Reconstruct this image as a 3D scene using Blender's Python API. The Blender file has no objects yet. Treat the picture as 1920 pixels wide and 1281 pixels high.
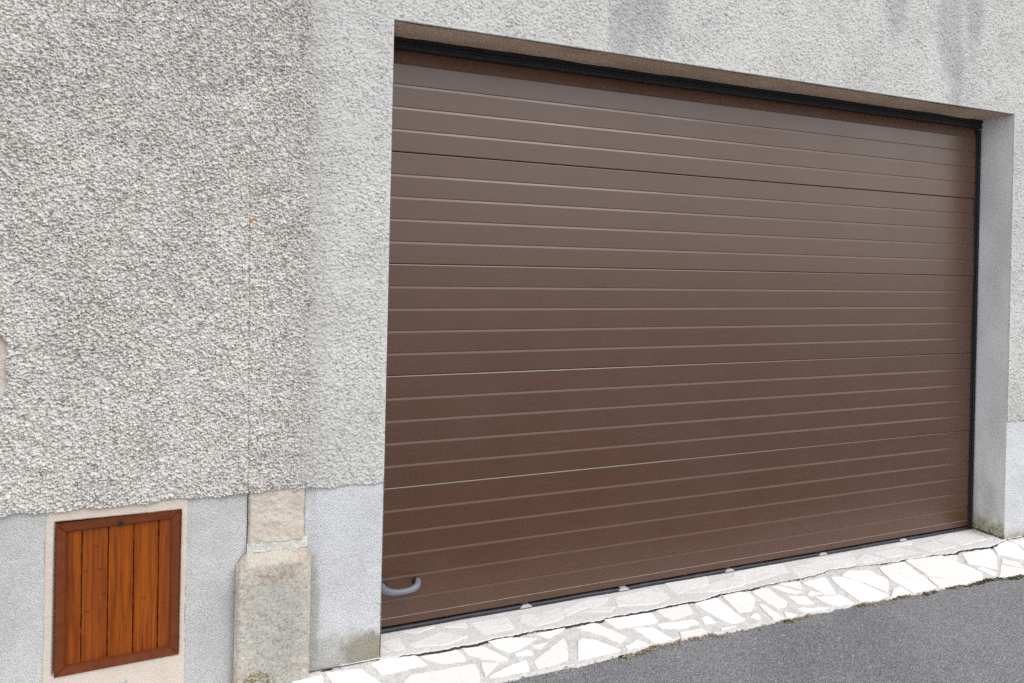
import bpy, math, random
import numpy as np
from mathutils import Matrix, Vector, noise as mnoise
C = bpy.context.scene
COL = C.collection
# ---------------------------------------------------------------- camera
cam = bpy.data.cameras.new('camera'); camo = bpy.data.objects.new('camera', cam); COL.objects.link(camo)
cam.sensor_width = 36.0; cam.lens = 23.09; cam.shift_y = -0.0764; cam.clip_start = 0.05; cam.clip_end = 800
yaw, roll = 0.36138, math.radians(1.30)
f = Vector((math.sin(yaw), math.cos(yaw), 0)); r0 = Vector((math.cos(yaw), -math.sin(yaw), 0)); u0 = Vector((0, 0, 1))
r = math.cos(roll)*r0 + math.sin(roll)*u0; u = -math.sin(roll)*r0 + math.cos(roll)*u0
m = Matrix((r, u, -f)).transposed().to_4x4(); m.translation = Vector((-0.623, -2.725, 1.654))
camo.matrix_world = m; C.camera = camo
# ---------------------------------------------------------------- light
SUN_EL, SUN_AZ = math.radians(46), math.radians(148)      # azimuth clockwise from +y
w = bpy.data.worlds.new('World'); C.world = w; w.use_nodes = True
nt = w.node_tree; nt.nodes.clear()
sky = nt.nodes.new('ShaderNodeTexSky'); sky.sky_type = 'NISHITA'; sky.sun_disc = False
sky.sun_elevation = SUN_EL; sky.sun_rotation = SUN_AZ; sky.dust_density = 1.5; sky.air_density = 1.2; sky.ozone_density = 1
hs = nt.nodes.new('ShaderNodeHueSaturation'); hs.inputs['Saturation'].default_value = 0.32     # cloud cover
bg = nt.nodes.new('ShaderNodeBackground'); bg.inputs['Strength'].default_value = 0.15
wo = nt.nodes.new('ShaderNodeOutputWorld')
# broken bright cloud over the clear sky
tcw = nt.nodes.new('ShaderNodeTexCoord'); nz = nt.nodes.new('ShaderNodeTexNoise'); nz.inputs['Scale'].default_value = 2.2; nz.inputs['Detail'].default_value = 5
cr = nt.nodes.new('ShaderNodeMapRange'); cr.inputs['From Min'].default_value = .3; cr.inputs['From Max'].default_value = .7; cr.inputs['To Min'].default_value = 4.6; cr.inputs['To Max'].default_value = 7.4
cmx = nt.nodes.new('ShaderNodeMix'); cmx.data_type = 'RGBA'; cmx.inputs[0].default_value = .6
nt.links.new(tcw.outputs['Generated'], nz.inputs['Vector']); nt.links.new(nz.outputs['Fac'], cr.inputs['Value']); nt.links.new(cr.outputs[0], cmx.inputs[7])
nt.links.new(sky.outputs[0], hs.inputs['Color']); nt.links.new(hs.outputs[0], cmx.inputs[6]); nt.links.new(cmx.outputs[2], bg.inputs['Color']); nt.links.new(bg.outputs[0], wo.inputs['Surface'])
sl = bpy.data.lights.new('sun', 'SUN'); sl.energy = 0.9; sl.angle = math.radians(36); sl.color = (1, .985, .965)
so = bpy.data.objects.new('sun', sl); COL.objects.link(so)
sd = Vector((math.sin(SUN_AZ)*math.cos(SUN_EL), math.cos(SUN_AZ)*math.cos(SUN_EL), math.sin(SUN_EL)))
so.rotation_euler = sd.to_track_quat('Z', 'Y').to_euler()
vs = C.view_settings; vs.view_transform = 'Standard'; vs.look = 'None'; vs.gamma = 1; vs.exposure = 0.72; vs.use_curve_mapping = False
C.cycles.use_denoising = False; C.cycles.denoising_input_passes = 'RGB_ALBEDO_NORMAL'; C.cycles.denoising_prefilter = 'ACCURATE'
STONES=[[(-0.36,-0.024),(-0.22,-0.035),(-0.182,-0.089),(-0.129,-0.164),(-0.317,-0.122)],[(-0.486,-0.039),(-0.418,-0.032),(-0.369,-0.027),(-0.365,-0.052),(-0.372,-0.07),(-0.421,-0.077),(-0.485,-0.067)],[(-0.181,-0.023),(-0.131,-0.009),(0.011,-0.026),(0.047,-0.085),(-0.031,-0.087),(-0.144,-0.087)],[(0.026,-0.038),(0.188,-0.039),(0.207,-0.099),(0.129,-0.098),(0.086,-0.084)],[(0.207,-0.036),(0.299,-0.043),(0.379,-0.139),(0.335,-0.14),(0.22,-0.075)],[(0.324,-0.025),(0.415,-0.022),(0.546,-0.059),(0.403,-0.108),(0.348,-0.068)],[(0.549,-0.034),(0.619,-0.031),(0.697,-0.029),(0.667,-0.046),(0.594,-0.075)],[(-0.037,-0.118),(0.234,-0.129),(0.237,-0.189),(0.221,-0.228),(-0.032,-0.224),(-0.106,-0.185)],[(0.26,-0.124),(0.331,-0.15),(0.254,-0.201)],[(0.359,-0.176),(0.452,-0.162),(0.444,-0.221),(0.269,-0.209)],[(0.411,-0.12),(0.479,-0.109),(0.498,-0.142),(0.414,-0.129)],[(0.499,-0.093),(0.584,-0.094),(0.527,-0.121)],[(0.477,-0.177),(0.659,-0.086),(0.66,-0.12),(0.626,-0.208),(0.48,-0.22)],[(0.717,-0.114),(0.742,-0.107),(0.795,-0.133),(0.878,-0.215),(0.665,-0.218)],[(0.742,-0.04),(0.841,-0.035),(0.944,-0.15),(0.893,-0.179),(0.838,-0.117)],[(0.891,-0.029),(1.144,-0.038),(1.147,-0.099),(1.009,-0.099),(0.922,-0.088)],[(1.169,-0.036),(1.36,-0.027),(1.343,-0.094),(1.209,-0.107)],[(1.126,-0.113),(1.32,-0.127),(1.333,-0.16),(1.221,-0.169),(1.127,-0.139)],[(0.999,-0.107),(1.098,-0.128),(1.148,-0.215),(1.046,-0.21)],[(0.903,-0.201),(0.985,-0.178),(1.02,-0.214),(0.909,-0.219)],[(1.198,-0.185),(1.325,-0.188),(1.333,-0.219),(1.187,-0.218)],[(1.357,-0.128),(1.401,-0.12),(1.423,-0.175),(1.352,-0.169)],[(1.39,-0.034),(1.534,-0.023),(1.568,-0.195),(1.491,-0.203),(1.449,-0.159)],[(1.409,-0.209),(1.499,-0.216),(1.403,-0.225)],[(1.568,-0.021),(1.682,-0.015),(1.728,-0.033),(1.721,-0.087),(1.643,-0.147),(1.57,-0.143)],[(1.743,-0.029),(1.851,-0.02),(1.874,-0.139),(1.841,-0.167),(1.786,-0.168),(1.759,-0.096)],[(1.71,-0.121),(1.738,-0.12),(1.768,-0.232),(1.71,-0.225),(1.706,-0.176)],[(1.604,-0.182),(1.66,-0.161),(1.667,-0.184),(1.64,-0.211)],[(1.878,-0.019),(1.925,-0.022),(2.018,-0.095),(1.983,-0.098),(1.911,-0.065)],[(1.94,-0.014),(2.067,-0.024),(2.027,-0.085),(1.978,-0.035)],[(2.071,-0.033),(2.242,-0.024),(2.189,-0.151),(2.12,-0.142),(2.091,-0.073)],[(2.029,-0.116),(2.064,-0.094),(2.113,-0.129),(2.048,-0.128)],[(1.908,-0.102),(2.006,-0.126),(2.008,-0.182),(1.918,-0.164)],[(2.049,-0.147),(2.204,-0.162),(2.222,-0.23),(2.12,-0.227),(2.072,-0.194)],[(1.886,-0.185),(2.062,-0.227),(1.903,-0.224)],[(1.8,-0.192),(1.857,-0.227),(1.783,-0.229)],[(2.343,-0.039),(2.407,-0.012),(2.546,-0.035),(2.581,-0.128),(2.483,-0.209),(2.419,-0.114)],[(2.269,-0.03),(2.33,-0.045),(2.399,-0.102),(2.467,-0.228),(2.357,-0.24),(2.263,-0.228),(2.252,-0.091)],[(2.622,-0.031),(2.823,-0.024),(2.804,-0.242),(2.618,-0.246),(2.596,-0.12)],[(2.841,-0.02),(3.127,-0.029),(3.204,-0.202),(3.13,-0.266),(3.03,-0.243),(2.845,-0.149)],[(2.828,-0.167),(2.89,-0.188),(3.043,-0.256),(2.81,-0.247)],[(2.53,-0.195),(2.599,-0.183),(2.607,-0.24),(2.469,-0.24)],[(3.143,-0.032),(3.243,-0.031),(3.176,-0.088),(3.153,-0.075)],[(3.272,-0.045),(3.519,-0.051),(3.463,-0.121),(3.333,-0.209),(3.205,-0.126)],[(3.207,-0.173),(3.261,-0.174),(3.29,-0.237),(3.236,-0.254)],[(3.545,-0.048),(3.71,-0.015),(3.743,-0.057),(3.702,-0.125),(3.638,-0.201),(3.496,-0.104)],[(3.476,-0.14),(3.548,-0.196),(3.505,-0.241),(3.431,-0.17)],[(3.398,-0.186),(3.501,-0.248),(3.559,-0.292),(3.263,-0.268)],[(3.744,-0.023),(3.842,-0.04),(3.865,-0.111),(3.728,-0.114),(3.75,-0.067)]]
TSTONES=[[(-0.115,0.119),(-0.033,0.142),(-0.025,0.03),(-0.072,0.03)],[(-0.124,0.084),(-0.088,0.035),(-0.129,0.038)],[(0.0,0.064),(0.152,0.127),(0.254,0.035),(0.145,0.005),(0.012,0.033)],[(0.296,0.151),(0.476,0.142),(0.475,0.031),(0.327,0.022)],[(-0.007,0.18),(0.138,0.173),(0.047,0.138)],[(0.172,0.156),(0.281,0.169),(0.276,0.109)],[(0.546,0.144),(0.714,0.102),(0.719,0.036),(0.563,0.014),(0.514,0.079)],[(0.641,0.136),(0.743,0.144),(0.735,0.053),(0.579,0.044)],[(0.741,0.113),(0.91,0.178),(1.021,0.153),(0.969,0.103),(0.827,0.085),(0.74,0.051)],[(0.835,0.066),(0.917,0.098),(1.005,0.058),(0.959,0.02)],[(1.043,0.146),(1.32,0.175),(1.313,0.046),(1.203,0.015),(1.015,0.055)],[(1.374,0.195),(1.646,0.203),(1.59,0.111),(1.36,0.066)],[(1.399,0.065),(1.64,0.121),(1.848,0.145),(1.754,0.033),(1.563,0.023)],[(1.804,0.178),(1.997,0.188),(2.14,0.18),(2.092,0.085),(1.794,0.045),(1.691,0.056)],[(2.146,0.128),(2.248,0.132),(2.611,0.119),(2.526,0.03),(2.278,0.025),(2.092,0.015)],[(2.297,0.168),(2.644,0.176),(2.633,0.139),(2.32,0.134)],[(2.622,0.102),(2.733,0.107),(2.737,0.026),(2.579,0.026)],[(2.748,0.115),(2.956,0.131),(3.042,0.027),(2.77,0.039)],[(3.08,0.104),(3.289,0.138),(3.323,0.021),(3.096,0.015)],[(3.459,0.176),(3.646,0.178),(3.645,0.104),(3.623,0.038),(3.376,0.022),(3.315,0.136)],[(3.678,0.168),(3.728,0.159),(3.743,0.046),(3.659,0.046)],[(2.7,0.13),(2.76,0.042),(2.578,0.024),(2.541,0.058)],[(2.848,0.166),(3.147,0.183),(3.099,0.135),(2.978,0.149)]]
CRACK=[(-0.142,-0.01),(-0.063,-0.015),(0.013,-0.017),(0.076,-0.025),(0.155,-0.025),(0.247,-0.029),(0.299,-0.024),(0.353,-0.015),(0.436,-0.02),(0.51,-0.016),(0.551,-0.015),(0.651,-0.021),(0.703,-0.028),(0.788,-0.027),(0.871,-0.033),(0.917,-0.018),(1.03,-0.024),(1.15,-0.027),(1.229,-0.021),(1.339,-0.019),(1.418,-0.028),(1.52,-0.016),(1.569,-0.005),(1.636,-0.007),(1.718,-0.01),(1.752,-0.012),(1.868,-0.001),(1.919,-0.002),(1.988,0.004),(2.085,-0.005),(2.172,0.001),(2.27,0.01),(2.318,0.03),(2.406,0.02),(2.516,0.009),(2.638,0.0),(2.741,-0.007),(2.852,-0.011),(2.782,-0.02),(2.868,-0.015),(2.973,-0.026),(3.067,-0.016),(3.135,-0.032),(3.23,-0.04),(3.284,-0.027),(3.439,-0.035),(3.526,-0.05),(3.659,-0.018),(3.739,-0.011)]
EDGE=[(0.236,-0.229),(0.501,-0.242),(0.697,-0.239),(0.871,-0.238),(0.927,-0.233),(1.173,-0.214),(1.351,-0.218),(1.39,-0.234),(1.574,-0.234),(1.757,-0.235),(2.1,-0.235),(2.279,-0.238),(2.458,-0.244),(2.67,-0.257),(2.797,-0.254),(3.043,-0.265),(3.178,-0.265),(3.431,-0.291)]# ---------------------------------------------------------------- helpers
rng = np.random.default_rng(7); R = random.Random(5)
def link(name, me, mats=(), parent=None):
    o = bpy.data.objects.new(name, me); COL.objects.link(o)
    for mt in (mats if isinstance(mats, (list, tuple)) else [mats]): me.materials.append(mt)
    if parent: o.parent = parent
    return o
def thing(name, label, cat, loc=(0, 0, 0)):
    o = bpy.data.objects.new(name, None); COL.objects.link(o); o.empty_display_size = .1
    o['label'] = label; o['category'] = cat; o['kind'] = 'thing'; return o
def structure(o): o['kind'] = 'structure'; return o
def np_mesh(name, V, Q, smooth=True, mat_index=None):
    V = np.ascontiguousarray(V, np.float32); Q = np.ascontiguousarray(Q, np.int32)
    me = bpy.data.meshes.new(name); n = len(Q)
    me.vertices.add(len(V)); me.vertices.foreach_set('co', V.ravel())
    me.loops.add(n*4); me.loops.foreach_set('vertex_index', Q.ravel())
    me.polygons.add(n); me.polygons.foreach_set('loop_start', np.arange(0, n*4, 4, dtype=np.int32))
    me.polygons.foreach_set('loop_total', np.full(n, 4, np.int32))
    me.polygons.foreach_set('use_smooth', np.full(n, smooth))
    if mat_index is not None: me.polygons.foreach_set('material_index', np.asarray(mat_index, np.int32))
    me.update(calc_edges=True); me.validate(); return me
def hsh(i, j, seed):
    h = (i.astype(np.int64)*374761393 + j.astype(np.int64)*668265263 + seed*1442695041) & 0xffffffff
    h = ((h ^ (h >> 13))*1274126177) & 0xffffffff
    return ((h ^ (h >> 16)) & 0xffffff)/float(0xffffff)
def vn(x, y, s, seed=0):
    "value noise 0..1, s = cell size in metres"
    x = np.asarray(x, float)/s; y = np.asarray(y, float)/s
    i = np.floor(x); j = np.floor(y); a = x-i; b = y-j
    a = a*a*(3-2*a); b = b*b*(3-2*b)
    return (hsh(i, j, seed)*(1-a)+hsh(i+1, j, seed)*a)*(1-b) + (hsh(i, j+1, seed)*(1-a)+hsh(i+1, j+1, seed)*a)*b
def fbm(x, y, s, seed=0, n=4, g=.5):
    t = 0; a = 1; q = 0
    for k in range(n): t = t+a*vn(x, y, s/2**k, seed+k*17); q += a; a *= g
    return t/q
def sstep(a, b, x):
    t = np.clip((x-a)/(b-a), 0, 1); return t*t*(3-2*t)
def panel(name, x0, x1, z0, z1, step, height, mask=None, back=.014, mat=None, parent=None, smooth=True, y0=0.0):
    """a sheet of render or stone facing -y: height(X,Z) metres proud of y0, only where mask, edges turned back into the wall"""
    nx = int(round((x1-x0)/step))+1; nz = int(round((z1-z0)/step))+1
    xs = np.linspace(x0, x1, nx); zs = np.linspace(z0, z1, nz)
    X, Z = np.meshgrid(xs, zs)
    H = height(X, Z)
    V = np.stack([X, y0-H, Z], -1).reshape(-1, 3)
    xc = (X[:-1, :-1]+X[1:, 1:])/2; zc = (Z[:-1, :-1]+Z[1:, 1:])/2
    M = np.ones(xc.shape, bool) if mask is None else mask(xc, zc)
    jj, ii = np.nonzero(M); a = jj*nx+ii
    Q = np.stack([a, a+1, a+1+nx, a+nx], -1)
    Mp = np.pad(M, 1); off = len(V); sk = []
    for dj, di, e0, e1 in ((-1, 0, 0, 1), (0, 1, 1, 1+nx), (1, 0, 1+nx, nx), (0, -1, nx, 0)):
        edge = ~Mp[1+jj+dj, 1+ii+di]; sk.append(np.stack([a[edge]+e1, a[edge]+e0], -1))
    sk = np.concatenate(sk); ids = np.unique(sk); B = V[ids].copy(); B[:, 1] = back
    lut = {}; re = np.searchsorted(ids, sk)
    Q = np.concatenate([Q, np.stack([sk[:, 0], sk[:, 1], off+re[:, 1], off+re[:, 0]], -1)])
    V = np.concatenate([V, B])
    used = np.zeros(len(V), bool); used[Q.ravel()] = True
    new = np.cumsum(used)-1; V = V[used]; Q = new[Q]
    return link(name, np_mesh(name, V, Q, smooth), mat, parent)
def grains(X, Z, cell, seed, drop=.15, sharp=1.0):
    "height field 0..1 of thrown grains: a lump in every jittered cell, gaps between, some lumps missing"
    wx = X+(vn(X, Z, cell*1.6, seed+5)-.5)*cell*.8; wz = Z+(vn(X, Z, cell*1.6, seed+6)-.5)*cell*.8
    u_, v_ = wx/cell, wz/cell; iu, iv = np.floor(u_), np.floor(v_); H = np.zeros(X.shape)
    for du in (-1, 0, 1):
        for dv in (-1, 0, 1):
            a, b = iu+du, iv+dv
            px = a+.5+(hsh(a, b, seed)-.5)*.9; pz = b+.5+(hsh(a, b, seed+1)-.5)*.9
            r_ = .42+.38*hsh(a, b, seed+2); h_ = .45+.55*hsh(a, b, seed+3); h_ = np.where(hsh(a, b, seed+4) < drop, h_*.15, h_)
            d2 = ((u_-px)**2+(v_-pz)**2)/r_**2
            H = np.maximum(H, h_*np.clip(1-d2**sharp, 0, 1)**.6)
    return H
def box(name, x0, x1, y0, y1, z0, z1, mat, parent=None, bev=0):
    import bmesh
    bm = bmesh.new(); bmesh.ops.create_cube(bm, size=1)
    for v in bm.verts: v.co = Vector(((x0+x1)/2+v.co.x*(x1-x0), (y0+y1)/2+v.co.y*(y1-y0), (z0+z1)/2+v.co.z*(z1-z0)))
    if bev: bmesh.ops.bevel(bm, geom=bm.edges[:], offset=bev, segments=2, affect='EDGES', profile=.5)
    me = bpy.data.meshes.new(name); bm.to_mesh(me); bm.free(); return link(name, me, mat, parent)
# ---------------------------------------------------------------- materials
class NT:
    def __init__(s, name, rough=.9, spec=.3):
        s.m = bpy.data.materials.new(name); s.m.use_nodes = True; s.t = s.m.node_tree; s.b = s.t.nodes['Principled BSDF']
        s.b.inputs['Roughness'].default_value = rough; s.b.inputs['Specular IOR Level'].default_value = spec
        s.tc = s.t.nodes.new('ShaderNodeTexCoord').outputs['Object']
    def n(s, ty, **k):
        nd = s.t.nodes.new(ty)
        for a, v in k.items(): setattr(nd, a, v)
        return nd
    def put(s, sock, v):
        if isinstance(v, bpy.types.NodeSocket): s.t.links.new(v, sock)
        elif isinstance(v, (tuple, list)) and len(v) == 3 and sock.type == 'RGBA': sock.default_value = (*v, 1)
        else: sock.default_value = v
    def co(s, sc=(1, 1, 1), loc=(0, 0, 0), rot=(0, 0, 0)):
        mp = s.n('ShaderNodeMapping'); s.put(mp.inputs['Vector'], s.tc); mp.inputs['Scale'].default_value = sc
        mp.inputs['Location'].default_value = loc; mp.inputs['Rotation'].default_value = rot; return mp.outputs[0]
    def noise(s, scale, detail=4, rough=.55, co=None, dist=0, col=False):
        nd = s.n('ShaderNodeTexNoise'); s.put(nd.inputs['Vector'], co or s.tc)
        nd.inputs['Scale'].default_value = scale; nd.inputs['Detail'].default_value = detail; nd.inputs['Roughness'].default_value = rough
        nd.inputs['Distortion'].default_value = dist; return nd.outputs['Color' if col else 'Fac']
    def vor(s, scale, out='Distance', co=None, feature='F1'):
        nd = s.n('ShaderNodeTexVoronoi', feature=feature); s.put(nd.inputs['Vector'], co or s.tc); nd.inputs['Scale'].default_value = scale
        return nd.outputs[out]
    def ramp(s, fac, a, b, lo=0., hi=1.):
        nd = s.n('ShaderNodeMapRange', interpolation_type='SMOOTHSTEP'); s.put(nd.inputs['Value'], fac)
        nd.inputs['From Min'].default_value = a; nd.inputs['From Max'].default_value = b; nd.inputs['To Min'].default_value = lo; nd.inputs['To Max'].default_value = hi
        return nd.outputs[0]
    def mix(s, fac, a, b, mode='MIX'):
        nd = s.n('ShaderNodeMix', data_type='RGBA', blend_type=mode)
        s.put(nd.inputs[0], fac); s.put(nd.inputs[6], a); s.put(nd.inputs[7], b); return nd.outputs[2]
    def math(s, op, a, b=0., c=0.):
        nd = s.n('ShaderNodeMath', operation=op); s.put(nd.inputs[0], a); s.put(nd.inputs[1], b); s.put(nd.inputs[2], c); return nd.outputs[0]
    def sep(s, v=None):
        nd = s.n('ShaderNodeSeparateXYZ'); s.put(nd.inputs[0], v or s.tc); return nd.outputs
    def gray(s, v):
        nd = s.n('ShaderNodeSeparateColor'); s.put(nd.inputs[0], v); return nd.outputs[0]
    def bump(s, h, dist, strength=1.0):
        nd = s.n('ShaderNodeBump'); s.put(nd.inputs['Height'], h); nd.inputs['Distance'].default_value = dist; nd.inputs['Strength'].default_value = strength
        if s.b.inputs['Normal'].links: s.put(nd.inputs['Normal'], s.b.inputs['Normal'].links[0].from_socket)
        s.put(s.b.inputs['Normal'], nd.outputs[0])
    def color(s, v): s.put(s.b.inputs['Base Color'], v); return s.m
    def blob(s, x, z, rx, rz, wob=.25, ns=12):
        "soft patch of given place and size on the wall, with a ragged rim"
        X, Y, Z = s.sep()
        a = s.math('DIVIDE', s.math('SUBTRACT', X, x), rx); b = s.math('DIVIDE', s.math('SUBTRACT', Z, z), rz)
        d = s.math('SQRT', s.math('ADD', s.math('MULTIPLY', a, a), s.math('MULTIPLY', b, b)))
        d = s.math('ADD', d, s.math('MULTIPLY', s.math('SUBTRACT', s.noise(ns, 5, .65), .5), wob*4))
        return s.ramp(d, .55, 1.15, 1., 0.)

def m_roughcast():
    k = NT('roughcast', .95, .15)
    base = k.mix(k.ramp(k.noise(1.7, 4), .35, .68), (.695, .668, .635), (.612, .588, .558))
    base = k.mix(k.ramp(k.noise(9, 3), .42, .7, 0, .35), base, (.620, .600, .590))
    v = k.vor(95, 'Color'); g = k.gray(v)
    base = k.mix(k.ramp(g, 0, 1, .0, .25), base, (.36, .34, .315))
    base = k.mix(k.ramp(k.gray(k.vor(135, 'Color', k.co(loc=(2, 9, 4)))), .76, .84, 0, .62), base, (.17, .155, .135))
    base = k.mix(k.ramp(k.gray(k.vor(70, 'Color', k.co(loc=(3, 1, 2)))), .95, .98, 0, .45), base, (.33, .25, .19))
    base = k.mix(k.ramp(k.gray(k.vor(80, 'Color', k.co(loc=(7, 4, 2)))), .86, .95, 0, .75), base, (.74, .72, .70))
    # a grey band of dirt down the strip beside the newer render
    X, Y, Z = k.sep()
    band = k.math('MULTIPLY', k.ramp(X, -.62, -.47), k.ramp(k.noise(6, 3), .3, .62))
    base = k.mix(k.math('MULTIPLY', band, .2), base, (.30, .29, .275))
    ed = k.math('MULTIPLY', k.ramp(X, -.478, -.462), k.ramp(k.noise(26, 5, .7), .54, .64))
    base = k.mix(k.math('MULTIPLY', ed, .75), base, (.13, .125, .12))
    k.bump(k.noise(420, 4, .7), .0022); return k.color(base)
def m_fine():
    k = NT('fine_render', .95, .15)
    base = k.mix(k.ramp(k.noise(2.2, 4), .35, .7), (.600, .597, .585), (.530, .526, .516))
    base = k.mix(k.ramp(k.gray(k.vor(140, 'Color')), 0, 1, .0, .25), base, (.38, .37, .35))
    base = k.mix(k.ramp(k.gray(k.vor(120, 'Color', k.co(loc=(7, 4, 2)))), .84, .95, 0, .6), base, (.22, .215, .205))
    X_ = k.sep()[0]
    base = k.mix(k.math('MULTIPLY', k.ramp(X_, -.47, -.33, 1, 0), k.ramp(k.noise(12, 4), .2, .7, .15, .6)), base, (.36, .35, .335))
    st = None
    for x, z, rx, rz in ((1.08, 3.0, .15, .34), (.95, 2.75, .10, .22), (2.70, 3.25, .11, .30), (3.14, 3.15, .12, .42), (3.34, 3.3, .10, .36), (3.2, 2.86, .07, .3)):
        bl = k.blob(x, z, rx, rz, .26, 22); st = bl if st is None else k.math('MAXIMUM', st, bl)
    st = k.math('MULTIPLY', st, k.ramp(k.noise(60, 4, .7), .25, .6, .35, .8))
    base = k.mix(k.math('MULTIPLY', st, .62), base, (.27, .265, .27))
    base = k.mix(k.ramp(k.gray(k.vor(5, 'Color', k.co(loc=(1, 4, 2)))), .93, .95, 0, .0), base, (.45, .34, .2))
    k.bump(k.noise(380, 4, .7), .002); return k.color(base)
def m_plinth(name='plinth_render', a=(.74, .748, .772), b=(.65, .657, .675), stain=None):
    k = NT(name, .92, .2)
    base = k.mix(k.ramp(k.noise(3.5, 5, .6), .34, .68), a, b)
    base = k.mix(k.ramp(k.noise(60, 5, .7), .56, .72, 0, .4), base, (.40, .40, .41))
    base = k.mix(k.ramp(k.noise(26, 5, .7), .6, .74, 0, .5), base, (.70, .71, .73))
    wv = k.mix(.12, k.tc, k.noise(5, 3, col=True))
    cr = k.math('MULTIPLY', k.ramp(k.vor(1.9, co=wv, feature='DISTANCE_TO_EDGE'), .0005, .0028, 1, 0), k.ramp(k.noise(3, 2, co=k.co(loc=(8, 1, 3))), .5, .6))
    base = k.mix(k.math('MULTIPLY', cr, .7), base, (.16, .155, .15))
    base = k.mix(k.ramp(k.noise(6, 5, .7, k.co((1, 1, .6), (5, 5, 1))), .52, .70, 0, .32), base, (.44, .435, .42))
    if stain: base = stain(k, base)
    base = k.mix(k.ramp(k.noise(230, 3, .7), .50, .68, 0, .45), base, (.36, .36, .37))
    k.bump(k.noise(150, 5, .7), .008); k.bump(k.noise(420, 2, .6), .0022)
    return k.color(base)
def plinth_stain(k, base):
    base = k.mix(k.math('MULTIPLY', k.blob(-.19, .05, .13, .085, .3, 26), .85), base, (.27, .225, .145))
    base = k.mix(k.math('MULTIPLY', k.blob(-.30, .05, .17, .11, .3, 18), .5), base, (.36, .35, .30))
    base = k.mix(k.math('MULTIPLY', k.blob(-.41, .2, .03, .28, .3, 18), .55), base, (.36, .35, .31))
    X, Y, Z = k.sep()
    w_ = k.math('MULTIPLY', k.ramp(X, 3.6, 3.7), k.ramp(k.math('ADD', Z, k.math('MULTIPLY', k.noise(30, 4), .10)), .05, .13, 1, 0))
    return k.mix(k.math('MULTIPLY', w_, .75), base, (.33, .31, .20))
def m_jamb():
    k = NT('jamb_concrete', .85, .3)
    base = k.mix(k.ramp(k.noise(4, 5, .6, k.co((1, 1, .5))), .32, .68), (.80, .82, .83), (.66, .675, .685))
    base = k.mix(k.ramp(k.noise(2.4, 4, .6, k.co((1, 1, .35), (2, 3, 1))), .55, .72, 0, .6), base, (.44, .445, .445))
    X, Y, Z = k.sep()
    h = k.math('ADD', Z, k.math('MULTIPLY', k.math('SUBTRACT', k.noise(22, 4), .5), .16))
    base = k.mix(k.ramp(h, .05, .17, .8, 0), base, (.38, .34, .23))
    base = k.mix(k.math('MULTIPLY', k.ramp(h, .02, .10, 1, 0), k.ramp(k.noise(50, 4), .45, .6)), base, (.20, .20, .10))
    k.bump(k.noise(120, 5, .65), .002); return k.color(base)
def m_soffit():
    k = NT('soffit_concrete', .9, .2)
    base = k.mix(k.ramp(k.noise(6, 5, .65, k.co((.35, 1, 1))), .33, .68), (.64, .49, .36), (.47, .36, .265))
    base = k.mix(k.ramp(k.noise(40, 4, .7), .66, .74, 0, .7), base, (.15, .12, .095))
    k.bump(k.noise(90, 4, .65, k.co((.3, 1, 1))), .004); return k.color(base)
def m_sandstone(name='sandstone', warm=(.60, .48, .35), pale=(.63, .56, .46), grey=(.42, .405, .375), greyness=.3):
    k = NT(name, .95, .15)
    base = k.mix(k.ramp(k.noise(9, 5, .65), .35, .66), warm, pale)
    base = k.mix(k.ramp(k.noise(6, 5, .65, k.co(loc=(3, 2, 5))), .62-greyness, .86-greyness), base, grey)
    base = k.mix(k.ramp(k.noise(90, 5, .7), .58, .72, 0, .6), base, (.24, .21, .17))
    base = k.mix(k.ramp(k.noise(45, 5, .7, k.co(loc=(1, 7, 5))), .6, .74, 0, .5), base, (.68, .63, .54))
    k.bump(k.noise(70, 6, .7), .006); k.bump(k.noise(300, 3, .6), .0015); return k
def m_quoin():
    k = m_sandstone('quoin_stone', (.58, .44, .31), (.60, .52, .41), (.47, .455, .42), .16)
    c = k.b.inputs['Base Color']
    base = k.mix(k.ramp(k.noise(8, 5, .65), .35, .66), (.50, .425, .35), (.55, .52, .465))
    core = k.blob(-.545, .20, .125, .27, .22, 16)
    base = k.mix(k.math('MULTIPLY', core, .95), base, (.46, .455, .425))
    base = k.mix(k.math('MULTIPLY', k.ramp(k.noise(110, 5, .8), .48, .64), .75), base, (.22, .205, .175))
    base = k.mix(k.math('MULTIPLY', k.blob(-.575, .495, .07, .03, .25, 30), .7), base, (.53, .505, .41))
    base = k.mix(k.math('MULTIPLY', k.blob(-.55, .43, .09, .04, .3, 40), k.ramp(k.noise(60, 5, .75), .40, .62, 0, .6)), base, (.27, .19, .14))
    base = k.mix(k.math('MULTIPLY', k.blob(-.515, .16, .05, .11, .35, 30), k.ramp(k.noise(70, 5, .75), .42, .66, 0, .55)), base, (.22, .185, .15))
    base = k.mix(k.math('MULTIPLY', k.blob(-.61, .03, .07, .045, .3, 30), k.ramp(k.noise(110, 3, .7), .38, .55, 0, .9)), base, (.15, .14, .045))
    return k.color(base)
def m_door():
    k = NT('brown_lacquer', .35, .76)
    g = k.noise(1, 5, .65, k.co((9, 60, 330)))
    base = k.mix(k.ramp(g, .3, .7), (.0610, .0222, .0088), (.0730, .0282, .0122))
    base = k.mix(k.ramp(k.noise(1.3, 4, .6), .4, .75, 0, .25), base, (.066, .028, .015))
    k.put(k.b.inputs['Roughness'], k.ramp(k.noise(3, 4), .3, .7, .30, .37))
    k.bump(g, .00026, .8); k.bump(k.noise(1, 3, .6, k.co((160, 160, 420))), .00010, .8)
    return k.color(base)
def m_black(name='black_rubber', c=(.012, .013, .017), rough=.45): 
    k = NT(name, rough, .5); k.bump(k.noise(60, 3), .0006)
    return k.color(k.mix(k.ramp(k.noise(14, 4), .4, .75), c, tuple(v*2.2 for v in c)))
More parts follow.
